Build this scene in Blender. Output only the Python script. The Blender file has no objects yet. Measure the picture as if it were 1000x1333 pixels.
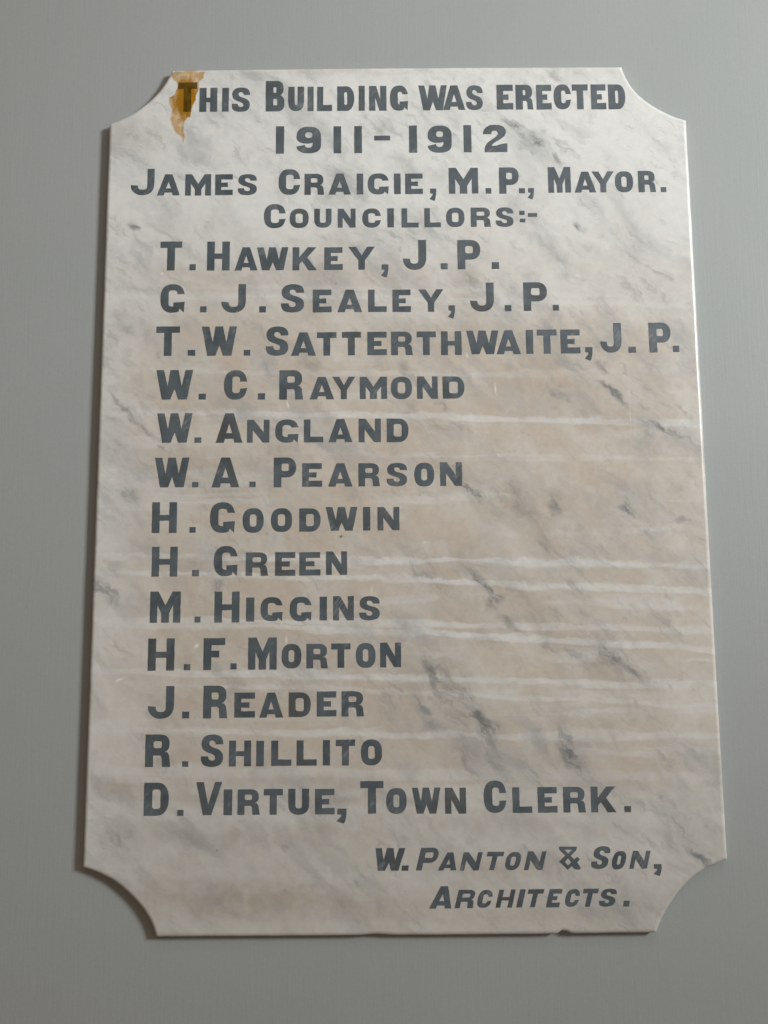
import bpy, math, random
from mathutils import Vector, Matrix, noise
from mathutils.geometry import tessellate_polygon

scene = bpy.context.scene
C = scene.collection

# ------------------------------------------------------------------ camera
CZ = 1.75                       # height of the plaque's centre above the floor
F_PX = 1040.0                   # focal length measured on the 1000 x 1333 photograph
ROT = ((0.9999702299, 0.0075136835, 0.0017560766),
       (-0.0076676279, 0.9930911856, 0.1170944263),
       (-0.0008641338, -0.1171044053, 0.9931192333))      # plaque axes (right, down, into wall) -> camera axes
EYE = Vector((-0.0162326544, 0.1296128692, -0.7798110816))  # eye in plaque axes, metres


def world_dir(v):
    return Vector((v[0], v[2], -v[1]))


cam = bpy.data.cameras.new('camera')
cam_o = bpy.data.objects.new('camera', cam)
C.objects.link(cam_o)
r, d, f = (world_dir(v) for v in ROT)
m = Matrix(((r.x, -d.x, -f.x), (r.y, -d.y, -f.y), (r.z, -d.z, -f.z))).to_4x4()
m.translation = world_dir(EYE) + Vector((0, 0, CZ))
cam_o.matrix_world = m
cam.sensor_fit = 'AUTO'
cam.sensor_width = 36.0
cam.lens = F_PX / 1333.0 * 36.0
cam.clip_start = 0.02
cam.clip_end = 100.0
scene.camera = cam_o

# ------------------------------------------------------------------ light
world = bpy.data.worlds.new('World')
scene.world = world
world.use_nodes = True
bg = world.node_tree.nodes['Background']
bg.inputs['Color'].default_value = (1.0, 0.78, 0.56, 1)
bg.inputs['Strength'].default_value = 0.175


def area(name, loc, target, sx, sy, power, col):
    l = bpy.data.lights.new(name, 'AREA')
    l.shape = 'RECTANGLE'
    l.size, l.size_y = sx, sy
    l.energy = power
    l.color = col
    o = bpy.data.objects.new(name, l)
    C.objects.link(o)
    o.location = loc
    o.rotation_euler = (Vector(target) - Vector(loc)).to_track_quat('-Z', 'Y').to_euler()
    return o


key = area('window_light', (2.3, -1.6, CZ + .95), (-0.24, 0, CZ + 0.20), 0.5, 0.6, 14.9, (0.94, 0.995, 1.0))
key.data.spread = math.radians(70)
area('overhead_fill', (0.45, -1.0, CZ + 1.35), (0.1, 0, CZ + 0.35), 1.3, 0.8, 5, (1.0, 0.985, 0.96))  # added unseen soft lamp overhead, makes the top brighter than the bottom

scene.view_settings.view_transform = 'Standard'
scene.view_settings.look = 'None'
scene.view_settings.exposure = 0
scene.view_settings.gamma = 1
scene.view_settings.use_curve_mapping = False
scene.render.resolution_x, scene.render.resolution_y = 768, 1024


# ------------------------------------------------------------------ helpers
def P(px, py, depth=0.0):
    """A point measured on the photograph -> (right, down) on a plane parallel to the
    plaque's face, `depth` metres behind it."""
    c = Vector(((px - 500.0) / F_PX, (py - 666.5) / F_PX, 1.0))
    dr = Vector((sum(ROT[k][i] * c[k] for k in range(3)) for i in range(3)))
    t = (depth - EYE.z) / dr.z
    h = EYE + dr * t
    return h.x, h.y


def new_mesh(name, verts, faces, mat, parent=None):
    me = bpy.data.meshes.new(name)
    me.from_pydata(verts, [], faces)
    me.update()
    me.materials.append(mat)
    o = bpy.data.objects.new(name, me)
    C.objects.link(o)
    if parent:
        o.parent = parent
    return o


class G:
    """Small wrapper that writes shader maths as expressions."""

    def __init__(self, tree):
        self.t = tree

    def node(self, typ, **kw):
        n = self.t.nodes.new(typ)
        for k, v in kw.items():
            setattr(n, k, v)
        return n

    def put(self, sock, v):
        if isinstance(v, bpy.types.NodeSocket):
            self.t.links.new(v, sock)
        else:
            sock.default_value = v

    def m(self, op, a, b=0.0, c=0.0, clamp=False):
        n = self.node('ShaderNodeMath', operation=op, use_clamp=clamp)
        self.put(n.inputs[0], a)
        self.put(n.inputs[1], b)
        if op in ('MULTIPLY_ADD',):
            self.put(n.inputs[2], c)
        return n.outputs[0]

    def add(self, a, b): return self.m('ADD', a, b)
    def sub(self, a, b): return self.m('SUBTRACT', a, b)
    def mul(self, a, b): return self.m('MULTIPLY', a, b)
    def mad(self, a, b, c): return self.m('MULTIPLY_ADD', a, b, c)
    def max(self, a, b): return self.m('MAXIMUM', a, b)

    def ramp(self, v, lo, hi, o0=0.0, o1=1.0):
        n = self.node('ShaderNodeMapRange', interpolation_type='SMOOTHSTEP')
        n.clamp = True
        self.put(n.inputs['Value'], v)
        for k, x in (('From Min', lo), ('From Max', hi), ('To Min', o0), ('To Max', o1)):
            self.put(n.inputs[k], x)
        return n.outputs['Result']

    def vec(self, x, y, z=0.0):
        n = self.node('ShaderNodeCombineXYZ')
        for i, v in enumerate((x, y, z)):
            self.put(n.inputs[i], v)
        return n.outputs[0]

    def noise(self, v, scale, detail=3.0, rough=0.55, dist=0.0, col=False):
        n = self.node('ShaderNodeTexNoise')
        self.put(n.inputs['Vector'], v)
        n.inputs['Scale'].default_value = scale
        n.inputs['Detail'].default_value = detail
        n.inputs['Roughness'].default_value = rough
        n.inputs['Distortion'].default_value = dist
        return n.outputs['Color' if col else 'Fac']

    def mix(self, fac, a, b, typ='MIX'):
        n = self.node('ShaderNodeMix', data_type='RGBA', blend_type=typ)
        self.put(n.inputs[0], fac)
        for i, v in ((6, a), (7, b)):
            if isinstance(v, tuple):
                v = (*v, 1.0)
            self.put(n.inputs[i], v)
        return n.outputs[2]

    def plane(self):
        """(right, down) on the plaque's face in metres, from object coordinates"""
        tc = self.node('ShaderNodeTexCoord')
        s = self.node('ShaderNodeSeparateXYZ')
        self.t.links.new(tc.outputs['Object'], s.inputs[0])
        return s.outputs[0], self.mul(s.outputs[2], -1.0), tc.outputs['Object']


def material(name):
    mt = bpy.data.materials.new(name)
    mt.use_nodes = True
    g = G(mt.node_tree)
    return mt, g, mt.node_tree.nodes['Principled BSDF']


# pale wavy reflections painted into the colour of stone and letters:
# y at photo x = 130 / 530 / 930, half width (px), strength at the same three places
REFLECTION_BANDS = [
    (383, 389, 399, 6.0, .25, .55, .35),
    (374, 376, 392, 4.0, .00, .45, .00),
    (479, 487, 478, 5.5, .25, .30, .00),
    (537, 542, 553, 5.5, .40, .75, .50),
    (722, 729, 737, 6.0, .55, .90, .65),
    (746, 755, 772, 5.5, .45, .85, .60),
    (806, 812, 821, 6.0, .60, .75, .35),
    (812, 823, 846, 6.0, .25, .90, .60),
    (872, 883, 893, 6.5, .55, .80, .55),
    (888, 902, 918, 4.5, .10, .50, .45),
    (948, 956, 957, 6.0, .40, .70, .45),
    (1004, 1008, 1012, 9.0, .55, .50, .30),
    (1029, 1034, 1036, 7.0, .30, .40, .20),
    (1062, 1064, 1066, 14.0, .45, .45, .35),
    (1100, 1102, 1100, 14.0, .40, .30, .30),
    (1138, 1142, 1140, 9.0, .50, .45, .30),
    (1208, 1206, 1202, 8.0, .35, .35, .20),
]


def quad(y0, y1, y2, x0, x1, x2):
    """coefficients a, b, c of the parabola through three points"""
    d0, d1, d2 = (x0 - x1) * (x0 - x2), (x1 - x0) * (x1 - x2), (x2 - x0) * (x2 - x1)
    a = y0 / d0 + y1 / d1 + y2 / d2
    b = -(y0 * (x1 + x2) / d0 + y1 * (x0 + x2) / d1 + y2 * (x0 + x1) / d2)
    c = y0 * x1 * x2 / d0 + y1 * x0 * x2 / d1 + y2 * x0 * x1 / d2
    return a, b, c


def reflection_mask(g, u, v, obj):
    total = None
    wob = g.node('ShaderNodeSeparateColor')
    g.t.links.new(g.noise(g.vec(u, g.mul(v, 5.0)), 13.0, 3.0, 0.62, col=True), wob.inputs[0])
    fine = g.noise(g.vec(g.mul(u, 1.0), g.mul(v, 1.3)), 60.0, 4.0, 0.65)
    w1 = g.mad(g.sub(wob.outputs[0], .5), .0125, g.mul(g.sub(fine, .5), .0055))
    w2 = g.mad(wob.outputs[1], 2.2, g.mad(fine, 1.2, -.70))
    fade = g.ramp(g.noise(g.vec(g.mul(u, 3.0), g.mul(v, 9.0)), 6.0, 4.0, .65),   .30, .66, .38, 1.0)
    uw = g.add(v, w1)
    for yl, ym, yr, hw, sl, sm, sr in REFLECTION_BANDS:
        (x0, q0), (x1, q1), (x2, q2) = P(130, yl), P(530, ym), P(930, yr)
        a, b, c = quad(q0, q1, q2, x0, x1, x2)
        yq = g.mad(g.mad(u, a, b), u, c)
        k = hw * .00070
        dist = g.m('ABSOLUTE', g.sub(uw, yq))
        a, b, c = quad(sl, sm, sr, x0, x1, x2)
        st = g.m('MAXIMUM', g.mad(g.mad(u, a, b), u, c), .12)
        core = g.ramp(g.m('DIVIDE', dist, w2), k * .30, k * 1.15, 1.0, 0.0)
        bm = g.mul(core, st)
        total = bm if total is None else g.max(total, bm)
    faint = g.noise(g.vec(g.mul(u, .055), g.add(v, g.mul(w1, .8)), 3.3), 62.0, 3.0, .6)
    faint = g.mul(g.ramp(faint, .52, .66), g.ramp(v, P(500, 330)[1], P(500, 760)[1], 0.0, .42))
    patchy = g.noise(g.vec(g.mul(u, .5), v, 1.9), 24.0, 3.0, .6)
    faint = g.mul(faint, g.ramp(patchy, .38, .60))
    return g.max(g.mul(total, fade), faint)


# grey veins that stand out: photo x, y, half length, half width (px), angle below horizontal, strength
VEINS = [
    (620, 932, 40, 11, 58, 1.0), (640, 948, 14, 9, 40, .8), (566, 880, 30, 9, 56, .75), (556, 925, 30, 8, 62, .6),
    (742, 972, 26, 8, 66, 1.0), (752, 995, 18, 5, 70, .7), (605, 990, 36, 14, 50, .45),
    (628, 762, 36, 5, 58, .75), (641, 781, 12, 8, 45, .9), (660, 806, 30, 5, 48, .55), (548, 745, 40, 9, 50, .45),
    (616, 641, 15, 9, 35, 1.0), (604, 622, 28, 10, 45, .5), (674, 650, 34, 17, 50, .5), (722, 657, 13, 7, 70, .65),
    (707, 700, 15, 8, 70, .6), (819, 666, 10, 8, 60, .9), (836, 690, 24, 6, 30, .4), (890, 680, 30, 5, 15, .45),
    (790, 852, 22, 9, 42, .75), (820, 868, 20, 7, 40, .65), (746, 852, 12, 6, 30, .6), (775, 870, 30, 12, 42, .4),
    (855, 560, 34, 6, 22, .85), (838, 572, 16, 8, 120, .5), (886, 572, 16, 4, 18, .6), (798, 514, 24, 4, 45, .9),
    (668, 162, 16, 5, 27, 1.0), (698, 187, 13, 6, 42, .9), (698, 202, 9, 4, 38, .6), (728, 206, 10, 5, 42, .7),
    (722, 98, 12, 4, 38, .55), (757, 293, 9, 5, 35, 1.0), (775, 270, 10, 4, 45, .7), (710, 432, 14, 6, 45, .4),
    (786, 478, 10, 6, 40, .7), (733, 515, 14, 5, 35, .6), (786, 455, 22, 7, 45, .4), (850, 475, 22, 9, 45, .4),
    (178, 205, 30, 8, 40, .45), (232, 225, 14, 6, 25, .5), (175, 300, 9, 5, 25, .75), (270, 297, 10, 7, 30, .45),
    (160, 530, 26, 4, 55, .65), (190, 560, 26, 4, 40, .6), (165, 600, 14, 10, 60, .4), (168, 648, 12, 5, 30, .7),
    (135, 768, 24, 9, 48, .7), (200, 790, 40, 6, 40, .3), (405, 470, 26, 12, 50, .45), (325, 515, 14, 5, 40, .3),
    (526, 478, 14, 7, 55, .5), (575, 530, 16, 4, 45, .5), (520, 350, 22, 10, 45, .4), (610, 365, 22, 10, 40, .45),
    (545, 320, 24, 9, 35, .4), (470, 330, 24, 9, 40, .3), (285, 765, 8, 7, 45, .6), (208, 583, 4, 4, 0, .9),
    (150, 1090, 22, 18, 20, .45), (240, 1090, 40, 14, 10, .3), (372, 1161, 6, 3, 40, .9), (466, 1146, 6, 3, 35, .6),
    (915, 1117, 18, 5, 38, .85), (880, 1085, 26, 10, 70, .4), (590, 905, 70, 24, 56, .55), (640, 985, 55, 22, 52, .40), (690, 800, 90, 22, 36, .32), (560, 745, 70, 15, 45, .36),
    (790, 860, 60, 20, 42, .38), (858, 562, 48, 15, 24, .36), (650, 650, 80, 24, 45, .36), (690, 182, 50, 15, 35, .45),
    (170, 200, 50, 13, 40, .38), (200, 440, 60, 13, 45, .30), (170, 590, 60, 18, 45, .32), (760, 985, 30, 16, 65, .40),
    (540, 440, 60, 16, 42, .28), (840, 300, 40, 14, 48, .26), (850, 650, 50, 14, 20, .30),
    (440, 1035, 60, 12, 5, .22), (780, 1030, 30, 10, 60, .35),
]
# brown soiling: photo x, y, half length, half width (px), angle, strength
SOIL = [
    (330, 1172, 120, 17, 2, .85), (400, 1180, 40, 16, 0, .55), (520, 1178, 90, 20, 0, .45), (225, 1165, 34, 16, 20, .6),
    (150, 1024, 26, 9, 8, .75), (250, 1034, 60, 9, 0, .45), (470, 1040, 60, 6, 3, .5), (430, 1018, 70, 5, 3, .45),
    (340, 1094, 110, 9, 2, .45), (650, 1130, 90, 12, 3, .5), (440, 1082, 70, 8, 2, .4), (640, 1072, 140, 8, 2, .35),
    (268, 360, 70, 9, 8, .4), (730, 490, 60, 40, 25, .35), (250, 375, 50, 7, 0, .35), (440, 360, 70, 14, 5, .4),
    (700, 1190, 140, 14, 0, .35), (176, 176, 40, 18, 0, .35), (770, 97, 60, 6, 0, .2), (430, 94, 130, 5, 0, .35),
]


# bright bruises and scratches in the polish
CHIPS = [
    (375, 527, 3, 1.0, 75, .8), (645, 506, 5, .8, 85, .6), (256, 841, 2.4, 1.6, -30, .9), (373, 833, 1.2, 3.5, 0, .6),
    (155, 885, 4, 1.0, -25, .7), (367, 801, 1, 5, 0, .3), (211, 356, 1.6, 1.3, 0, .7), (751, 359, 2, .8, 20, .6),
    (608, 463, 2.5, 1.0, 80, .6), (820, 532, 30, .6, 90, .18), (827, 552, 18, .5, 91, .12), (484, 768, 1.0, 4, 5, .4),
    (858, 180, 3, .8, -25, .6), (646, 351, 1.2, 1.2, 0, .8), (552, 706, 1.4, 1.0, 0, .5), (283, 730, .9, 3.2, 3, .9),
]


def blobs(g, u, v, items):
    total = None
    for px, py, ln, wd, ang, st in items:
        x, y = P(px, py)
        a = math.radians(ang)
        ca, sa = math.cos(a), math.sin(a)
        L, Wd = ln * .00088, wd * .00088
        p = g.mad(u, ca / L, g.mad(v, sa / L, -(x * ca + y * sa) / L))
        q = g.mad(u, -sa / Wd, g.mad(v, ca / Wd, (x * sa - y * ca) / Wd))
        e = g.mad(p, p, g.mul(q, q))
        b = g.m('MULTIPLY', g.m('POWER', 2.0, g.mul(e, -1.2)), st)
        total = b if total is None else g.max(total, b)
    return total


# ------------------------------------------------------------------ materials
def make_marble():
    mt, g, bsdf = material('polished white marble')
    u, v, obj = g.plane()
    # domain warp shared by veins and soiling
    wn = g.node('ShaderNodeSeparateColor')
    g.t.links.new(g.noise(obj, 22.0, 4.0, .6, col=True), wn.inputs[0])
    wf = g.node('ShaderNodeSeparateColor')
    g.t.links.new(g.noise(obj, 95.0, 4.0, .65, col=True), wf.inputs[0])
    u2 = g.mad(g.sub(wn.outputs[0], .5), .030, g.mad(g.sub(wf.outputs[0], .5), .011, u))
    v2 = g.mad(g.sub(wn.outputs[1], .5), .030, g.mad(g.sub(wf.outputs[1], .5), .011, v))
    # coordinates along / across the grain of the stone (falls to the right)
    a = math.radians(42)
    along = g.mad(u2, math.cos(a), g.mul(v2, math.sin(a)))
    across = g.mad(u2, -math.sin(a), g.mul(v2, math.cos(a)))
    # soft grey clouds stretched along the grain
    cloud = g.ramp(g.noise(g.vec(g.mul(along, .45), across), 30.0, 5.0, .62), .46, .74)
    patch = g.ramp(g.noise(g.vec(g.mul(along, .7), across, 3.1), 7.0, 3.0, .55), .40, .66)
    # thin broken veinlets
    n1 = g.noise(g.vec(g.mul(along, .28), across, 7.7), 34.0, 5.0, .6)
    ridge = g.ramp(g.m('ABSOLUTE', g.sub(n1, .5)), .0, .055, 1.0, 0.0)
    gate = g.ramp(g.noise(g.vec(along, across, 1.7), 24.0, 3.0, .6), .50, .68)
    veinlet = g.mul(ridge, gate)
    n3 = g.noise(g.vec(g.mul(along, .22), across, 12.5), 15.0, 6.0, .62)
    rd = g.m('ABSOLUTE', g.sub(n3, .5))
    gate3 = g.ramp(g.noise(g.vec(g.mul(along, .8), across, 21.0), 10.0, 4.0, .6), .40, .64)
    thread = g.mul(g.max(g.mul(g.ramp(rd, .0, .012, 1.0, 0.0), .75), g.mul(g.ramp(rd, .0, .075, 1.0, 0.0), .55)), gate3)
    n2 = g.noise(g.vec(g.mul(along, .35), across, 4.4), 75.0, 4.0, .65)
    fleck = g.mul(g.ramp(n2, .60, .76), g.ramp(g.noise(obj, 14.0, 3.0, .6), .44, .62))
    big = blobs(g, u2, v2, VEINS)
    halo = g.mul(big, g.ramp(g.noise(g.vec(g.mul(along, .35), across, 9.2), 55.0, 6.0, .68), .30, .62, .35, 1.0))
    big = g.mul(big, g.ramp(g.noise(g.vec(g.mul(along, .30), across, 2.2), 130.0, 6.0, .72), .36, .60, .15, 1.0))
    big = g.ramp(big, .08, .90)
    hair = g.mul(g.ramp(g.noise(g.vec(g.mul(along, .22), across, 6.2), 120.0, 6.0, .7), .50, .70),
                 g.ramp(g.noise(g.vec(along, across, 8.8), 17.0, 4.0, .6), .42, .62))
    # warm tone: white at the head, beige from the first names down
    warm_n = g.noise(obj, 9.0, 4.0, .6)
    head = g.ramp(g.mad(g.sub(warm_n, .5), .22, v), P(500, 250)[1], P(500, 470)[1])
    foot = g.ramp(g.mad(g.sub(warm_n, .5), .10, v), P(500, 985)[1], P(500, 1075)[1], 1.0, .22)
    side = g.ramp(u, P(105, 700)[0], P(250, 700)[0], .28, 1.0)
    sidr = g.ramp(u, P(780, 700)[0], P(930, 700)[0], 1.0, .78)
    mott = g.ramp(g.noise(g.vec(g.mul(along, .7), across, 5.0), 26.0, 6.0, .66), .30, .66, .58, 1.0)
    reflection = reflection_mask(g, u, v, obj)
    warm = g.mul(g.mul(g.mul(head, foot), g.mul(side, sidr)), mott)
    specks = g.mul(g.ramp(g.noise(obj, 60.0, 5.0, .7), .50, .72), .20)
    warm = g.m('ADD', warm, g.mul(specks, .8), clamp=True)
    warm = g.mul(warm, g.mad(reflection, -.92, 1.0))
    soil = g.mul(blobs(g, u2, v2, SOIL), g.ramp(g.noise(obj, 45.0, 5.0, .65), .28, .62, .35, 1.0))
    mottle = g.noise(obj, 130.0, 6.0, .7)
    col = g.mix(warm, (.700, .694, .676), (.530, .456, .386))
    grime = g.mul(g.mul(side, g.ramp(g.mad(g.sub(warm_n, .5), .16, v), P(500, 860)[1], P(500, 1110)[1], 0.0, .66)), g.ramp(mott, .55, .95, .66, 1.0))
    col = g.mix(grime, col, (.485, .452, .412))
    col = g.mix(g.mul(reflection, .62), col, g.mix(grime, (.700, .690, .668), (.600, .580, .550)))  # pale streaks of reflected light mixed into the base colour
    col = g.mix(g.mul(soil, .72), col, (.340, .265, .195))
    col = g.mix(g.mul(cloud, g.mad(patch, .52, .16)), col, (.335, .340, .346))
    col = g.mix(g.mul(thread, .46), col, (.285, .292, .300))
    col = g.mix(g.mul(veinlet, .26), col, (.300, .300, .300))
    col = g.mix(g.mul(hair, .50), col, (.250, .255, .262))
    col = g.mix(g.mul(fleck, .55), col, (.270, .268, .264))
    col = g.mix(g.mul(halo, .52), col, (.290, .298, .308))
    col = g.mix(g.mul(big, .80), col, (.150, .156, .163))
    col = g.mix(blobs(g, g.mad(g.sub(wf.outputs[0], .5), .002, u), g.mad(g.sub(wf.outputs[1], .5), .002, v), CHIPS), col, (.86, .85, .83))
    # crystalline grain
    col = g.mix(1.0, col, g.mix(mottle, (.86, .86, .86), (1.13, 1.13, 1.13)), 'MULTIPLY')
    # pin holes and grime specks
    vor = g.node('ShaderNodeTexVoronoi')
    g.t.links.new(obj, vor.inputs['Vector'])
    vor.inputs['Scale'].default_value = 26.0
    pin = g.mul(g.ramp(vor.outputs['Distance'], .030, .055, 1.0, 0.0),
                g.ramp(g.noise(obj, 9.0, 2.0), .56, .60))
    col = g.mix(g.mul(pin, .75), col, (.12, .095, .075))
    g.put(bsdf.inputs['Base Color'], col)
    g.put(bsdf.inputs['Roughness'], g.mad(mottle, .14, g.mad(reflection, .08, .24)))
    bsdf.inputs['Specular IOR Level'].default_value = .45
    bsdf.inputs['Subsurface Weight'].default_value = .12
    bsdf.inputs['Subsurface Radius'].default_value = (.004, .0032, .0026)
    bsdf.inputs['Subsurface Scale'].default_value = 1.0
    bump = g.node('ShaderNodeBump')
    bump.inputs['Strength'].default_value = .10
    bump.inputs['Distance'].default_value = .0006
    g.put(bump.inputs['Height'], g.noise(obj, 240.0, 4.0, .6))
    g.t.links.new(bump.outputs[0], bsdf.inputs['Normal'])
    return mt


def make_edge():
    mt, g, bsdf = material('soiled marble edge')
    u, v, obj = g.plane()
    n = g.noise(obj, 60.0, 5.0, .65)
    col = g.mix(g.ramp(n, .35, .75, .0, .7), (.62, .60, .56), (.42, .37, .31))
    g.put(bsdf.inputs['Base Color'], col)
    bsdf.inputs['Roughness'].default_value = .42
    return mt


def make_letter():
    mt, g, bsdf = material('worn grey letter inlay')
    u, v, obj = g.plane()
    n = g.noise(obj, 38.0, 5.0, .65)
    scr = g.noise(g.vec(g.mad(u, 1.0, g.mul(v, .8)), g.mul(v, .25)), 320.0, 4.0, .65)
    worn = g.mul(g.ramp(g.noise(obj, 26.0, 4.0, .65), .53, .70), g.ramp(scr, .40, .66))
    reflection = reflection_mask(g, u, v, obj)
    col = g.mix(g.ramp(n, .3, .7), (.060, .075, .088), (.102, .121, .138))
    col = g.mix(g.mul(g.ramp(g.noise(obj, 15.0, 2.0), .52, .72), .5), col, (.070, .066, .056))
    col = g.mix(g.mul(worn, .60), col, (.28, .29, .295))
    col = g.mix(g.mul(reflection, .13), col, (.42, .42, .41))  # same painted reflections, carried faintly over the letters
    col = g.mix(g.mul(g.ramp(g.noise(obj, 300.0, 3.0, .7), .68, .80), .35), col, (.42, .41, .39))
    g.put(bsdf.inputs['Base Color'], col)
    g.put(bsdf.inputs['Roughness'], g.mad(n, .2, .36))
    bump = g.node('ShaderNodeBump')
    bump.inputs['Strength'].default_value = .15
    bump.inputs['Distance'].default_value = .0004
    g.put(bump.inputs['Height'], g.noise(obj, 350.0, 3.0, .6))
    g.t.links.new(bump.outputs[0], bsdf.inputs['Normal'])
    return mt


def make_residue():
    mt, g, bsdf = material('brown varnish residue')
    u, v, obj = g.plane()
    nt = mt.node_tree
    streak = g.noise(g.vec(g.mul(u, 1.0), g.mul(v, .30)), 260.0, 6.0, .72)
    patchy = g.noise(obj, 110.0, 4.0, .6)
    x0, y0 = P(243, 128)
    core = g.m('POWER', 2.0, g.mul(g.add(g.m('POWER', g.m('ABSOLUTE', g.mul(g.sub(u, x0), 1 / .0115)), 2.0),
                                         g.m('POWER', g.m('ABSOLUTE', g.mul(g.sub(v, y0), 1 / .020)), 2.0)), -1.0))
    den = g.ramp(g.mad(g.sub(streak, .5), 1.3, core), .22, .72)
    cov = g.ramp(g.mad(streak, .6, g.mul(patchy, .4)), .41, .53, .12, 1.0)
    tint = g.mix(cov, (.97, .90, .80), (.90, .74, .54))
    tint = g.mix(den, tint, (.76, .49, .13))
    tr = g.node('ShaderNodeBsdfTransparent')
    g.put(tr.inputs[0], tint)
    g.put(bsdf.inputs['Base Color'], g.mix(den, (.44, .31, .20), (.34, .20, .018)))
    bsdf.inputs['Roughness'].default_value = .5
    ms = g.node('ShaderNodeMixShader')
    g.put(ms.inputs[0], g.mul(cov, g.mad(den, .12, .10)))
    nt.links.new(tr.outputs[0], ms.inputs[1])
    nt.links.new(bsdf.outputs[0], ms.inputs[2])
    nt.links.new(ms.outputs[0], nt.nodes['Material Output'].inputs['Surface'])
    return mt


def make_wall():
    mt, g, bsdf = material('grey wall paint')
    tc = g.node('ShaderNodeTexCoord')
    obj = tc.outputs['Object']
    s = g.node('ShaderNodeSeparateXYZ')
    g.t.links.new(obj, s.inputs[0])
    brush = g.noise(g.vec(s.outputs[0], g.mul(s.outputs[2], .035)), 420.0, 3.0, .6)
    peel = g.noise(obj, 520.0, 3.0, .6)
    blot = g.noise(obj, 3.5, 4.0, .6)
    col = g.mix(g.ramp(blot, .3, .7), (.328, .346, .345), (.342, .353, .353))
    col = g.mix(1.0, col, g.mix(peel, (.93, .93, .93), (1.07, 1.07, 1.07)), 'MULTIPLY')
    g.put(bsdf.inputs['Base Color'], col)
    g.put(bsdf.inputs['Roughness'], g.mad(brush, .12, .50))
    bsdf.inputs['Specular IOR Level'].default_value = .35
    bump = g.node('ShaderNodeBump')
    bump.inputs['Strength'].default_value = .30
    bump.inputs['Distance'].default_value = .0005
    g.put(bump.inputs['Height'], g.mad(brush, .75, g.mul(peel, .45)))
    g.t.links.new(bump.outputs[0], bsdf.inputs['Normal'])
    return mt


MARBLE, EDGE, LETTER, RESIDUE, WALL = make_marble(), make_edge(), make_letter(), make_residue(), make_wall()

# ------------------------------------------------------------------ wall
THICK = 0.0078
W = 1.6
yw = THICK + .0006
wall = new_mesh('wall', [(-W, yw, 0), (W, yw, 0), (W, yw, 3), (-W, yw, 3),
                         (-W, yw + .2, 0), (W, yw + .2, 0), (W, yw + .2, 3), (-W, yw + .2, 3)],
                [(0, 1, 2, 3), (5, 4, 7, 6), (1, 5, 6, 2), (4, 0, 3, 7), (3, 2, 6, 7), (4, 5, 1, 0)], WALL)
wall['label'] = 'plain grey painted wall with faint brush marks behind the marble plaque'
wall['category'] = 'wall'

# ------------------------------------------------------------------ plaque
plaque = bpy.data.objects.new('marble_plaque', None)
C.objects.link(plaque)
plaque.location = (0, 0, CZ)
plaque['label'] = 'white veined marble plaque with scooped corners and dark grey lettering fixed to grey wall'
plaque['category'] = 'plaque'

BEV, BDEP = .0040, .0028
OUT = [  # outer outline, photo pixels, clockwise from the head's left end
    [(224.5, 93.2), (300, 91.9), (520, 89.6), (808.6, 88.2)],
    [(808.6, 88.2), (814.4, 102), (824.8, 118), (839.2, 131.8), (856.8, 143.2), (874.4, 151.6), (892.6, 157.6)],
    [(892.6, 157.6), (910, 474), (929, 822), (946.2, 1118.6)],
    [(946.2, 1118.6), (925.6, 1126.5), (904, 1139), (885.4, 1157), (870.8, 1178), (860.8, 1196), (854.0, 1213.4)],
    [(854.0, 1213.4), (640, 1216), (400, 1217.6), (203.5, 1218.8)],
    [(203.5, 1218.8), (197.0, 1200), (184.5, 1180), (168, 1162.0), (148, 1145.6), (126, 1134.6), (108.2, 1128.6)],
    [(108.2, 1128.6), (120, 805), (131.5, 485), (143.0, 162.5)],
    [(143.0, 162.5), (162, 154.8), (179, 145.4), (199, 129.4), (214.8, 110.6), (224.5, 93.2)],
]


def catmull(pts, n):
    out = []
    for i in range(len(pts) - 1):
        p0 = pts[max(i - 1, 0)]
        p1, p2 = pts[i], pts[i + 1]
        p3 = pts[min(i + 2, len(pts) - 1)]
        for k in range(n):
            t = k / n
            out.append(tuple(.5 * (2 * p1[j] + (p2[j] - p0[j]) * t + (2 * p0[j] - 5 * p1[j] + 4 * p2[j] - p3[j]) * t * t +
                                   (3 * p1[j] - p0[j] - 3 * p2[j] + p3[j]) * t ** 3) for j in range(2)))
    return out


outline, corner = [], []
for seg in OUT:
    s = catmull([P(x, y, BDEP) for x, y in seg], 40 if len(seg) == 4 else 8)
    corner.append(len(outline))
    outline += s
N = len(outline)


def inset(loop, dist):
    res = []
    n = len(loop)
    for i in range(n):
        a, b, c = Vector(loop[i - 1]), Vector(loop[i]), Vector(loop[(i + 1) % n])
        e1, e2 = (b - a).normalized(), (c - b).normalized()
        n1, n2 = Vector((-e1.y, e1.x)), Vector((-e2.y, e2.x))
        mi = (n1 + n2).normalized()
        res.append(tuple(b + mi * (dist / max(.45, mi.dot(n1)))))
    return res


chip_x, chip_y = P(735, 1214)


def wobble(pt, amp, seed):
    v = Vector((pt[0] * 45, pt[1] * 45, seed))
    return noise.noise(v) * amp + noise.noise(v * 4.3) * amp * .6


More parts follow.
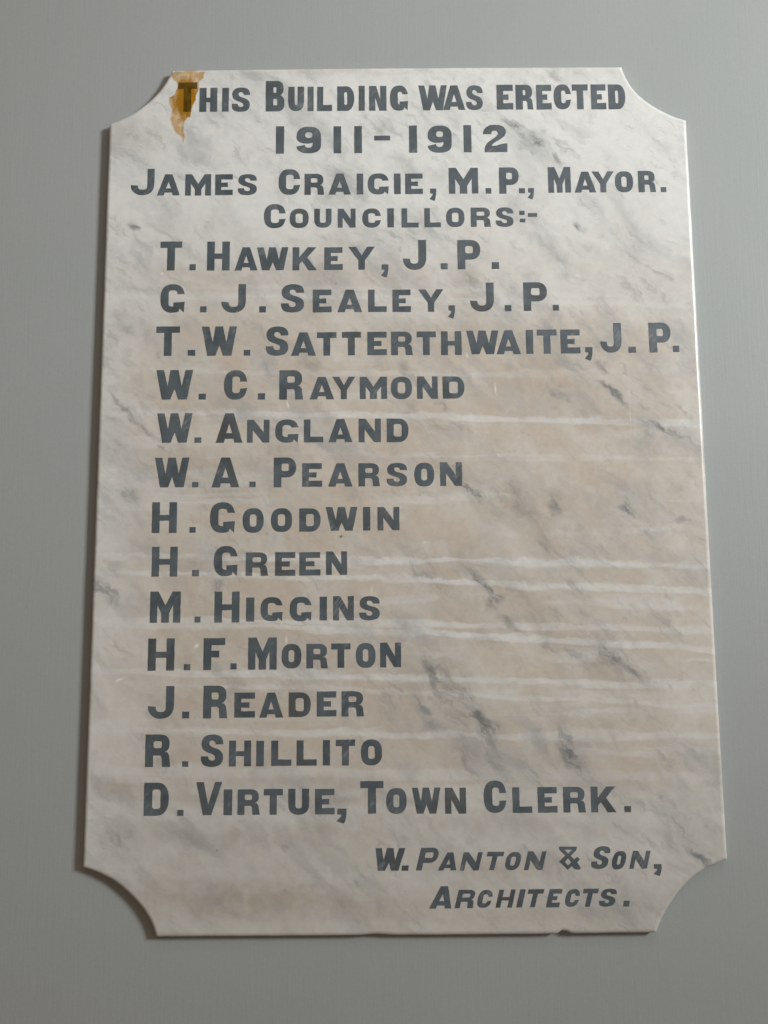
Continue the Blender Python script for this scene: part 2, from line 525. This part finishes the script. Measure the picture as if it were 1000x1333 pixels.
ring0 = inset(outline, BEV)            # front arris
for c in corner:                       # keep points beside a corner on their own side of its mitre
    o, mtr = Vector(outline[c]), Vector(ring0[c])
    ax = mtr - o
    for sgn in (1, -1):
        ref = Vector(outline[(c + sgn * 6) % N]) - o
        want = ax.x * ref.y - ax.y * ref.x
        for k in range(1, 30):
            i = (c + sgn * k) % N
            q = Vector(ring0[i]) - o
            if (ax.x * q.y - ax.y * q.x) * want < 0 and (Vector(outline[i]) - o).length < .02:
                ring0[i] = tuple(mtr)
ring0 = [(x + wobble((x, y), .00030, 1), y + wobble((x, y), .00030, 5)) for x, y in ring0]
ring1 = [(x + wobble((x, y), .00022, 9), y + wobble((x, y), .00022, 13)) for x, y in outline]

STEPS = 6


def arris(k):
    a = math.pi / 2 * k / STEPS
    t = math.sin(a)
    return [((p[0] * (1 - t) + q[0] * t), (p[1] * (1 - t) + q[1] * t)) for p, q in zip(ring0, ring1)], BDEP * (1 - math.cos(a))



def chipped(loop):
    res = []
    for x, y in loop:
        k = math.exp(-((x - chip_x) / .0030) ** 2) * .0042
        k += math.exp(-((x - P(490, 1215)[0]) / .012) ** 2) * .0010
        res.append((x, y - k) if y > chip_y - .012 else (x, y))
    return res


ring0, ring1 = chipped(ring0), chipped(ring1)
rings = [arris(k) for k in range(STEPS + 1)] + [(ring1, THICK)]
verts, faces = [], []
for loop, dep in rings:
    verts += [(x, dep, -y) for x, y in loop]
for k in range(STEPS + 1):
    for i in range(N):
        j = (i + 1) % N
        faces.append((k * N + i, k * N + j, (k + 1) * N + j, (k + 1) * N + i))
front = tessellate_polygon([[Vector((x, -y, 0)) for x, y in ring0]])
faces += [tuple(t) for t in front]
faces += [tuple((STEPS + 1) * N + i for i in reversed(t)) for t in front]
slab = new_mesh('slab', verts, faces, MARBLE, plaque)
slab.data.materials.append(EDGE)
for i, p in enumerate(slab.data.polygons):
    p.use_smooth = i < STEPS * N
    p.material_index = 1 if STEPS * N <= i < (STEPS + 1) * N else 0
import bmesh
bm = bmesh.new()
bm.from_mesh(slab.data)
bmesh.ops.recalc_face_normals(bm, faces=bm.faces)
bm.to_mesh(slab.data)
bm.free()


# ------------------------------------------------------------------ lettering
def arc(cx, cy, rx, ry, a0, a1, n=10, p=2.0):
    pts = []
    for i in range(n + 1):
        a = math.radians(a0 + (a1 - a0) * i / n)
        c, s = math.cos(a), math.sin(a)
        pts.append((cx + rx * math.copysign(abs(c) ** (2 / p), c), cy + ry * math.copysign(abs(s) ** (2 / p), s)))
    return pts


def rrect(x0, y0, x1, y1, r):
    """hole with softened corners"""
    rx, ry = r, r
    return (arc(x1 - rx, y1 - ry, rx, ry, 0, 90, 3) + arc(x0 + rx, y1 - ry, rx, ry, 90, 180, 3) +
            arc(x0 + rx, y0 + ry, rx, ry, 180, 270, 3) + arc(x1 - rx, y0 + ry, rx, ry, 270, 360, 3))


def bowl(x0, y0, x1, y1, fx=.55, fy=.5):
    """from the top of a right-hand bowl round to its bottom"""
    w, h = x1 - x0, y1 - y0
    rx, ry = w * fx, h * fy
    return arc(x1 - rx, y1 - ry, rx, ry, 90, 0, 7, 2.2) + arc(x1 - rx, y0 + ry, rx, ry, 0, -90, 7, 2.2)


def sc(pts, w, h):
    return [(x * w, y * h) for x, y in pts]


S_OUT = [(1, .695), (.975, .83), (.84, .95), (.53, 1), (.22, .96), (.06, .84), (.025, .70), (.08, .565), (.25, .465), (.47, .405),
         (.60, .355), (.645, .285), (.61, .215), (.50, .19), (.385, .215), (.335, .275), (.325, .325)]
S_LOW = [(0, .325), (.02, .18), (.15, .05), (.48, 0), (.80, .04), (.96, .15), (1, .29), (.95, .43), (.78, .535), (.53, .60), (.41, .65),
         (.365, .72), (.40, .79), (.50, .815), (.60, .79), (.655, .74), (.665, .695)]


def glyph_s(w, h):
    return sc(catmull(S_OUT, 3) + [S_OUT[-1]] + catmull(S_LOW, 3) + [S_LOW[-1]], w, h)


def glyph(ch, w, h, small):
    """closed outlines (outer first, then holes) of one capital in a w x h box, y up"""
    tv = (.275 if small else .250) * h
    th = (.245 if small else .215) * h
    tv = min(tv, .40 * w)
    s = tv / 2
    if ch in 'I1.-':
        return [[(0, 0), (0, h), (w, h), (w, 0)]]
    if ch == 'T':
        return [[(w / 2 - s, 0), (w / 2 - s, h - th), (0, h - th), (0, h), (w, h), (w, h - th), (w / 2 + s, h - th), (w / 2 + s, 0)]]
    if ch == 'H':
        b0, b1 = .40 * h, .585 * h
        t = tv * .98
        return [[(0, 0), (0, h), (t, h), (t, b1), (w - t, b1), (w - t, h), (w, h), (w, 0), (w - t, 0), (w - t, b0), (t, b0), (t, 0)]]
    if ch == 'L':
        return [[(0, 0), (0, h), (tv, h), (tv, th), (w, th), (w, 0)]]
    if ch in 'EF':
        m0, m1, mx = .40 * h, .60 * h, .72 * w
        e = [(0, 0), (0, h), (w * .99, h), (w * .99, h - th), (tv, h - th), (tv, m1), (mx, m1 + .01 * h), (mx, m0 - .01 * h), (tv, m0)]
        if ch == 'F':
            return [e[:1] + e[1:] + [(tv, 0)]]
        return [e + [(tv, th), (w, th * 1.04), (w, 0)]]
    if ch == 'N':
        return [[(0, 0), (0, h), (tv * 1.02, h), (w - tv * .88, .43 * h), (w - tv * .88, h), (w, h), (w, 0),
                 (w - tv * 1.02, 0), (tv * .88, .56 * h), (tv * .88, 0)]]
    if ch == 'M':
        t = min(tv, .27 * w)
        return [[(0, 0), (0, h), (t * 1.05, h), (w / 2, .55 * h), (w - t * 1.05, h), (w, h), (w, 0), (w - t * .92, 0),
                 (w - t * .92, .58 * h), (w / 2 + .125 * w, .30 * h), (w / 2 + .125 * w, 0), (w / 2 - .125 * w, 0),
                 (w / 2 - .125 * w, .30 * h), (t * .92, .58 * h), (t * .92, 0)]]
    if ch == 'W':
        return [sc([(0, 1), (.205, 1), (.315, .44), (.385, 1), (.60, 1), (.70, .44), (.795, 1), (1, 1),
                    (.85, 0), (.615, 0), (.505, .36), (.395, 0), (.165, 0)], w, h)]
    if ch == 'A':
        return [sc([(0, 0), (.34, 1), (.66, 1), (1, 0), (.70, 0), (.665, .135), (.335, .135), (.30, 0)], w, h),
                sc([(.5, .66), (.615, .325), (.385, .325)], w, h)]
    if ch == 'V':
        return [sc([(0, 1), (.28, 1), (.465, .31), (.73, 1), (1, 1), (.59, 0), (.27, 0)], w, h)]
    if ch == 'K':
        return [[(0, 0), (0, h), (tv, h), (tv, .56 * h), (.63 * w, h), (w * .985, h), (.60 * w, .56 * h), (w, 0), (.66 * w, 0),
                 (.395 * w, .40 * h), (tv, .27 * h), (tv, 0)]]
    if ch == 'Y':
        return [[(0, h), (.29 * w, h), (.5 * w, .62 * h), (.71 * w, h), (w, h), (.5 * w + s * .95, .40 * h), (.5 * w + s * .95, 0),
                 (.5 * w - s * .95, 0), (.5 * w - s * .95, .40 * h)]]
    if ch == 'O':
        return [arc(w / 2, h / 2, w / 2, h / 2, 90, 450, 40, 2.45)[:-1],
                rrect(tv * 1.03, th * 1.02, w - tv * 1.03, h - th * 1.02, .12 * w)]
    if ch == 'D':
        return [[(0, 0), (0, h)] + bowl(0, 0, w, h, .45, .5)[0:],
                rrect(tv * 1.02, th * .95, w - tv * 1.02, h - th * .95, .10 * w)]
    if ch == 'U':
        return [[(0, h), (tv, h)] + [(tv, .36 * h)] + arc(w / 2, .36 * h, w / 2 - tv, .36 * h - th, 180, 360, 8, 3.0) +
                [(w - tv, h), (w, h)] + arc(w / 2, .42 * h, w / 2, .42 * h, 0, -180, 18, 2.4)]
    if ch == 'J':
        return [[(w - tv, h), (w, h)] + arc(w * .5, .42 * h, w * .5, .42 * h, 0, -90, 9, 2.3) +
                arc(w * .5, .38 * h, w * .5, .38 * h, -90, -178, 9, 2.1) + [(0, .385 * h), (.30 * w, .365 * h)] +
                arc((w - tv + .30 * w) / 2, .34 * h, (w - tv - .30 * w) / 2, .34 * h - th * .95, 180, 360, 8, 2.6)]
    if ch in 'CG':
        out = arc(w / 2, h / 2, w / 2, h / 2, 18 if ch == 'C' else 26, 342 if ch == 'C' else 296, 34, 2.45)
        ix0, ix1, iy0, iy1 = tv * 1.08, .70 * w, th * .98, h - th * .98
        cx = (ix0 + ix1) / 2
        up = .615 * h if ch == 'C' else .655 * h
        lo = .375 * h
        inner_top = arc(cx, iy1 - .10 * h, (ix1 - ix0) / 2, .10 * h, 0, 180, 7, 2.4)
        inner_bot = arc(cx, iy0 + .10 * h, (ix1 - ix0) / 2, .10 * h, 180, 360, 7, 2.4)
        inn = (inner_top + inner_bot)[::-1]
        if ch == 'C':
            out[0] = (w, up)
            out[-1] = (w, lo + .01 * h)
            return [out + [(ix1, lo - .01 * h)] + inn + [(ix1, up)]]
        gx = .54 * w
        out[0] = (w, up)
        out = [q for q in out if not (q[0] > .76 * w and q[1] < .35 * h)]
        inner_bot = arc(cx, iy0 + .10 * h, (ix1 - ix0) / 2, .10 * h, 180, 285, 5, 2.4)
        inn = (inner_top + inner_bot)[::-1]
        return [out + [(.79 * w, .145 * h), (w * .97, .01 * h), (w, .375 * h), (gx, .355 * h), (gx, .22 * h)] + inn + [(ix1, up)]]
    if ch == 'S':
        return [glyph_s(w, h)]
    if ch == 'P':
        return [[(0, 0), (0, h)] + bowl(0, .33 * h, w, h, .42, .5) + [(tv, .33 * h), (tv, 0)],
                rrect(tv * 1.02, .545 * h, w - tv * .95, .80 * h, .08 * w)]
    if ch == 'R':
        b = bowl(0, .42 * h, w * .955, h, .40, .46)[:-2]
        return [[(0, 0), (0, h)] + b + [(.86 * w, .455 * h), (.945 * w, .36 * h), (w, 0), (.68 * w, 0), (.655 * w, .30 * h), (.60 * w, .355 * h),
                                        (tv, .355 * h), (tv, 0)],
                rrect(tv * 1.02, .575 * h, w * .955 - tv * .95, .795 * h, .07 * w)]
    if ch == 'B':
        b1 = bowl(0, .50 * h, w * .95, h, .36, .46)[:-2]
        b2 = bowl(0, 0, w, .54 * h, .36, .46)[2:]
        return [[(0, 0), (0, h)] + b1 + [(.86 * w, .525 * h)] + b2,
                rrect(tv * 1.0, .605 * h, w * .95 - tv * .95, .80 * h, .06 * w),
                rrect(tv * 1.0, .195 * h, w - tv * .95, .415 * h, .06 * w)]
    if ch == '9':
        o = arc(.5 * w, .28 * h, .5 * w, .28 * h, 184, 358, 14, 2.3) + arc(.5 * w, .62 * h, .5 * w, .38 * h, 0, 180, 18, 2.4)
        o += arc(.42 * w, .62 * h, .42 * w, .255 * h, 180, 285, 10, 2.3)
        o += [(.66 * w, .40 * h), (.665 * w, .31 * h), (.60 * w, .225 * h), (.47 * w, .20 * h), (.37 * w, .235 * h), (.34 * w, .315 * h)]
        return [o, rrect(.35 * w, .575 * h, .655 * w, .795 * h, .11 * w)]
    if ch == '2':
        p = [(0, .665), (.03, .79), (.12, .91), (.28, .985), (.48, 1), (.70, .985), (.87, .92), (.95, .82), (.96, .70), (.89, .58), (.74, .48),
             (.56, .395), (.42, .315), (.34, .24), (.44, .225), (.58, .245), (.72, .285), (.86, .305), (1, .31), (1, 0), (.06, 0), (.06, .12),
             (.10, .24), (.20, .355), (.36, .46), (.52, .55), (.61, .63), (.625, .71), (.57, .775), (.47, .795), (.38, .765), (.35, .70), (.35, .655)]
        return [sc(p, w, h)]
    if ch == ',':
        return [sc([(.10, .62), (.10, 1), (1, 1), (1, .58), (.88, .22), (.74, 0), (0, .16), (.44, .46), (.50, .60)], w, h)]
    if ch == '&':
        return [sc([(.02, 1), (.88, 1), (.84, .84), (.56, .60), (.72, .44), (.88, .55), (1, .46), (.86, .31), (1.02, .08), (.98, 0), (.74, .02),
                    (.60, .16), (.40, 0), (0, .36), (.31, .62), (.04, .86)], w, h),
                sc([(.27, .87), (.66, .87), (.445, .695)], w, h), sc([(.27, .345), (.44, .505), (.585, .325), (.42, .175)], w, h)]
    raise KeyError(ch)


def hand_cut(loop, seed, amp):
    """resample an outline and let it waver like hand-cut work; corners keep a small softening"""
    out = []
    n = len(loop)
    for i in range(n):
        a, b = Vector(loop[i]), Vector(loop[(i + 1) % n])
        ln = (b - a).length
        if ln < 1e-6:
            continue
        k = max(1, int(ln / .0012))
        for j in range(k):
            out.append(a.lerp(b, j / k))
    res = []
    for p in out:
        q = Vector((p.x * 170, p.y * 170, seed))
        q2 = q * 3.1
        dx = noise.noise(q) * amp + noise.noise(q2) * amp * .5
        dy = noise.noise(q + Vector((31, 7, 0))) * amp + noise.noise(q2 + Vector((3, 57, 0))) * amp * .5
        res.append((p.x + dx, p.y + dy))
    return res


# every line: window origin on the photograph, then (character, x0, x1, y0, y1) in that
# window's quarter pixels; a new origin starts a new window
A, B_, C_ = (200, 90), (400, 90), (600, 90)
D_, E_, F_, G_ = (150, 200), (350, 200), (550, 200), (650, 200)
H_, I_, J_ = (190, 300), (420, 300), (560, 350)
K_, L_, M_ = (190, 410), (400, 410), (650, 410)
N_, O_ = (190, 525), (400, 525)
P_, Q_ = (185, 640), (335, 640)
R_, S_ = (180, 760), (320, 760)
T_, U_ = (180, 885), (310, 885)
V_, W_, X_ = (180, 1000), (410, 1000), (600, 1000)
Y_, Z_ = (470, 1090), (650, 1090)
LINES = [
    [(A, 'T 128 226 70 222 c', 'H 240 332 98 222', 'I 358 392 98 221', 'S 408 502 96 222', 'B 585 682 62 220 c', 'U 702 784 92 218', 'I 803 834 92 218', 'L 853 930 92 218'),
     (B_, 'D 157 245 90 217', 'I 269 300 88 216', 'N 323 413 88 216', 'G 432 525 86 216', 'W 580 728 85 214', 'A 708 822 85 212', 'S 828 914 85 213'),
     (C_, 'E 187 272 82 210', 'R 286 376 82 210', 'E 394 472 82 210', 'C 484 573 80 209', 'T 580 662 80 209', 'E 678 756 80 209', 'D 768 856 80 209')],
    [(A, '1 638 680 298 440', '9 745 872 300 438 c'),
     (B_, '1 138 177 298 438', '1 246 285 297 437', '- 350 432 347 371', '1 531 572 294 435', '9 628 752 294 435 c', '1 815 855 292 433'), (C_, '2 116 241 290 432 c')],
    [(D_, 'J 83 205 80 216 c', 'A 220 338 108 217', 'M 366 500 108 218', 'E 522 613 108 216', 'S 640 738 107 216'),
     (E_, 'C 52 164 81 214 c', 'R 187 289 105 214', 'A 312 428 104 213', 'I 459 492 104 212', 'G 516 625 103 212', 'I 653 687 104 210', 'E 711 802 104 210', ', 838 872 182 246'),
     (F_, 'M 138 290 74 208 c', '. 330 359 180 208', 'P 400 502 72 208 c', '. 503 534 180 206', ', 548 581 180 238'),
     (G_, 'M 255 372 70 203 c', 'A 392 503 94 202', 'Y 484 598 93 201', 'O 603 697 92 201', 'R 724 814 90 200', '. 842 870 174 200')],
    [(E_, 'C -24 88 263 388 c', 'O 110 208 287 387', 'U 238 327 287 385', 'N 360 452 287 385', 'C 488 584 286 385', 'I 618 652 285 384', 'L 692 780 285 384', 'L 811 896 284 383'),
     (F_, 'O 124 219 282 382', 'R 253 356 281 381', 'S 382 474 280 381', '. 505 532 298 319', '. 508 536 339 358', '- 550 598 310 329')],
    [(H_, 'T 76 188 58 208 c', '. 228 260 176 207', 'H 320 437 58 208 c', 'A 464 582 88 208', 'W 580 742 88 207', 'K 765 890 88 207'),
     (I_, 'E 10 105 88 205', 'Y 135 273 85 204', ', 305 343 177 245', 'J 419 540 50 205 c', '. 616 652 171 202', 'P 703 822 50 202 c', '. 882 919 166 200')],
    [(H_, 'G 77 203 280 428 c', '. 284 316 395 426', 'J 394 521 280 428 c', '. 591 625 395 426', 'S 705 824 280 427 c', 'E 870 967 308 426'),
     (I_, 'A 78 206 308 425', 'L 238 334 308 424', 'E 365 460 308 424', 'Y 500 630 307 423', ', 654 690 390 460', 'J 768 892 272 422 c'),
     (J_, '. 390 423 189 220', 'P 487 609 70 218 c', '. 640 671 187 217')],
    [(K_, 'T 54 177 60 213 c', '. 219 257 182 212', 'W 292 474 60 212 c', '. 511 544 182 211', 'S 626 742 60 212 c', 'A 757 886 91 212'),
     (L_, 'T 52 153 90 211', 'T 182 280 88 210', 'E 314 415 88 209', 'R 438 550 87 209', 'T 571 671 86 208', 'H 698 804 85 208'),
     (J_, 'W 190 357 322 444', 'A 346 472 320 444', 'I 500 537 318 442', 'T 558 660 316 441', 'E 680 781 316 440', ', 806 846 407 478'),
     (M_, 'J 526 636 42 196 c', '. 674 712 165 196', 'P 780 893 40 195 c', '. 905 937 160 192')],
    [(K_, 'W 54 245 287 440 c', '. 276 313 410 440', 'C 408 528 288 440 c', '. 585 621 408 440', 'R 696 819 288 440 c'),
     (L_, 'A 14 140 323 439', 'Y 132 251 322 438', 'M 275 416 322 437', 'O 437 546 321 438', 'N 573 680 320 436', 'D 706 819 320 435')],
    [(N_, 'W 58 242 52 205 c', '. 254 289 178 205', 'A 366 504 52 205 c', 'N 528 644 86 204', 'G 675 795 84 205', 'L 824 924 84 203'),
     (O_, 'A 112 235 82 202', 'N 269 384 80 202', 'D 415 528 79 202')],
    [(N_, 'W 47 226 283 437 c', '. 242 274 410 437', 'A 344 487 282 437 c', '. 540 572 408 436', 'P 667 783 282 437 c', 'E 815 918 312 434'),
     (O_, 'A 110 236 312 433', 'R 268 379 312 432', 'S 415 520 310 432', 'O 559 661 309 433', 'N 693 806 307 430')],
    [(P_, 'H 53 182 55 215 c', '. 248 280 184 213', 'G 355 484 55 214 c', 'O 525 634 86 214', 'O 672 782 86 210', 'D 820 930 87 208'),
     (Q_, 'W 358 522 80 203', 'I 552 589 80 202', 'N 627 740 80 201')],
    [(P_, 'H 52 185 287 442 c', '. 262 297 408 440', 'G 375 498 283 440 c', 'R 541 657 316 438', 'E 694 799 315 438', 'E 820 929 315 436'), (Q_, 'N 359 468 311 433')],
    [(R_, 'M 63 221 40 202 c', '. 295 325 170 201', 'H 398 528 40 201 c', 'I 563 605 71 196', 'G 638 753 69 194', 'G 790 903 67 194'),
     (S_, 'I 386 423 67 190', 'N 456 563 64 190', 'S 592 698 64 190')],
    [(R_, 'H 52 189 284 452 c', '. 239 272 418 450', 'F 341 454 283 448 c', '. 482 513 414 445', 'M 574 722 279 446 c', 'O 748 850 313 440', 'R 877 988 312 440'),
     (S_, 'T 446 546 310 437', 'O 574 676 308 437', 'N 701 809 306 434')],
    [(T_, 'J 52 187 32 202 c', '. 230 266 165 200', 'R 340 465 30 200 c', 'E 502 609 66 196', 'A 632 755 66 196', 'D 785 899 65 193'),
     (U_, 'E 411 513 60 190', 'R 540 656 59 190')],
    [(T_, 'R 38 169 284 453 c', '. 230 261 424 452', 'S 328 443 284 453 c', 'H 474 588 316 450', 'I 616 655 317 449', 'L 694 798 316 447', 'L 826 930 315 446'),
     (U_, 'I 443 479 313 445', 'T 510 610 311 445', 'O 641 750 310 445')],
    [(V_, 'D 31 160 75 247 c', '. 204 236 217 247', 'V 303 437 72 244 c', 'I 446 490 110 244', 'R 519 633 110 242', 'T 655 753 108 242', 'U 783 890 107 242'),
     (W_, 'E 2 103 108 240', ', 113 166 210 288', 'T 238 358 67 236 c', 'O 373 478 103 237', 'W 507 654 101 236', 'N 679 787 101 236'),
     (X_, 'C 120 237 64 232 c', 'L 270 371 99 232', 'E 401 502 98 231', 'R 534 650 97 230', 'K 678 808 95 229', '. 852 886 197 228')],
    [(Y_, 'W 78 232 56 173 ci', '. 212 250 146 173 i', 'P 286 404 54 172 ci', 'A 400 495 78 172 i', 'N 514 635 77 172 i', 'T 660 750 75 170 i', 'O 748 840 76 170 i', 'N 848 968 73 170 i'),
     (Z_, '& 312 420 48 168 c', 'S 478 584 46 164 ci', 'O 583 668 71 166 i', 'N 676 790 70 163 i', ', 803 846 139 200')],
    [(Y_, 'A 355 470 254 370 ci', 'R 488 594 273 368 i', 'C 603 692 273 366 i', 'H 700 808 272 365 i', 'I 808 860 271 364 i'),
     (Z_, 'T 153 239 270 363 i', 'E 242 333 269 364 i', 'C 340 426 269 361 i', 'T 441 522 267 361 i', 'S 519 617 267 360 i', '. 646 680 330 360 i')],
]
FACE, SINK = -.00022, .00030
seed = 0


def words(line):
    """split a line into words; stops and commas stay with what they follow"""
    chars = []
    for (ox, oy), *specs in line:
        for spec in specs:
            q = spec.split()
            x0, x1, y0, y1 = (float(k) / 4 for k in q[1:5])
            chars.append((q[0], ox + x0, ox + x1, oy + y0, oy + y1, q[5] if len(q) > 5 else ''))
    out = [[chars[0]]]
    for i in range(1, len(chars)):
        c, p = chars[i], chars[i - 1]
        nxt = chars[i + 1][0] if i + 1 < len(chars) else '.'
        brk = c[0] not in '.,-' and (p[0] == ',' or (p[0] == '.' and nxt != '.') or (p[0] not in '.-' and c[1] - p[2] > 14 and c[0] not in '19'))
        if brk:
            out.append([])
        out[-1].append(c)
    return out


def letter_mesh(chars):
    global seed
    verts, faces = [], []
    for ch, x0, x1, y0, y1, flags in chars:
        xc, yc = (x0 + x1) / 2, (y0 + y1) / 2
        ux0, ux1 = P(x0, yc)[0], P(x1, yc)[0]
        vt, vb = P(xc, y0)[1], P(xc, y1)[1]
        w, h = ux1 - ux0, vb - vt
        shear, off = 0.0, 0.0
        if 'i' in flags:
            shear = {'A': .22, 'W': .13, '.': .14, 'T': .28}.get(ch, .26)
            if ch == 'W':
                off = -.13 * h
            elif ch == 'T':
                w, off = w * .95, -.25 * h
            elif ch in 'SOC':
                w, off = w - .17 * h, -.06 * h
            elif ch == 'P':
                w -= .17 * h
            elif ch == 'R':
                w = (w - .18 * h) / .955
            elif ch != 'A':
                w = max(w - shear * h, .2 * w)
        seed += 1
        polys = []
        for lp in glyph(ch, w, h, 'c' not in flags):
            lp = hand_cut([(x + off + shear * y, y) for x, y in lp], seed * 3.7, .00016)
            polys.append([(ux0 + x, vb - y) for x, y in lp])
        base = len(verts)
        flat = [pt for pl in polys for pt in pl]
        nb = len(flat)
        verts += [(x, FACE, -y) for x, y in flat]
        verts += [(x, SINK, -y) for x, y in flat]
        for t in tessellate_polygon([[Vector((x, -y, 0)) for x, y in pl] for pl in polys]):
            a, b, c = (flat[i] for i in t)
            ar = (b[0] - a[0]) * (c[1] - a[1]) - (b[1] - a[1]) * (c[0] - a[0])
            t = tuple(base + i for i in t)
            faces.append(t if ar < 0 else t[::-1])
        st = 0
        for pl in polys:
            n = len(pl)
            for i in range(n):
                j = (i + 1) % n
                faces.append((base + st + i, base + st + j, base + nb + st + j, base + nb + st + i))
            st += n
    return verts, faces


for line in LINES:
    row = bpy.data.objects.new('inscription_line', None)
    C.objects.link(row)
    row.parent = plaque
    for word in words(line):
        new_mesh('word', *letter_mesh(word), LETTER, row)

# ------------------------------------------------------------------ brown residue over the first letter
edge = [(98, 20), (120, 12), (150, 9), (210, 9), (272, 14), (262, 44), (240, 66), (236, 90), (226, 130), (214, 172), (206, 192), (198, 222),
        (192, 248), (186, 256), (182, 244), (172, 262), (163, 284), (160, 320), (160, 352), (158, 384), (150, 360), (140, 346), (126, 338),
        (112, 322), (104, 300), (98, 286), (92, 262), (94, 236), (98, 214), (94, 196), (84, 178), (78, 152), (88, 146), (104, 136),
        (118, 122), (124, 100), (126, 82), (118, 66), (104, 54), (96, 40)]
pts = hand_cut([P(200 + x / 4, 90 + y / 4) for x, y in edge], 91.3, .0012)
verts = [(x, -.00060, -y) for x, y in pts]
tris = []
for t in tessellate_polygon([[Vector((x, -y, 0)) for x, y in pts]]):
    a, b, c = (pts[i] for i in t)
    ar = (b[0] - a[0]) * (c[1] - a[1]) - (b[1] - a[1]) * (c[0] - a[0])
    tris.append(tuple(t) if ar < 0 else tuple(t)[::-1])
res = new_mesh('varnish_stain', verts, tris, RESIDUE, plaque)
res['label'] = 'orange brown stain running down over the first letter'
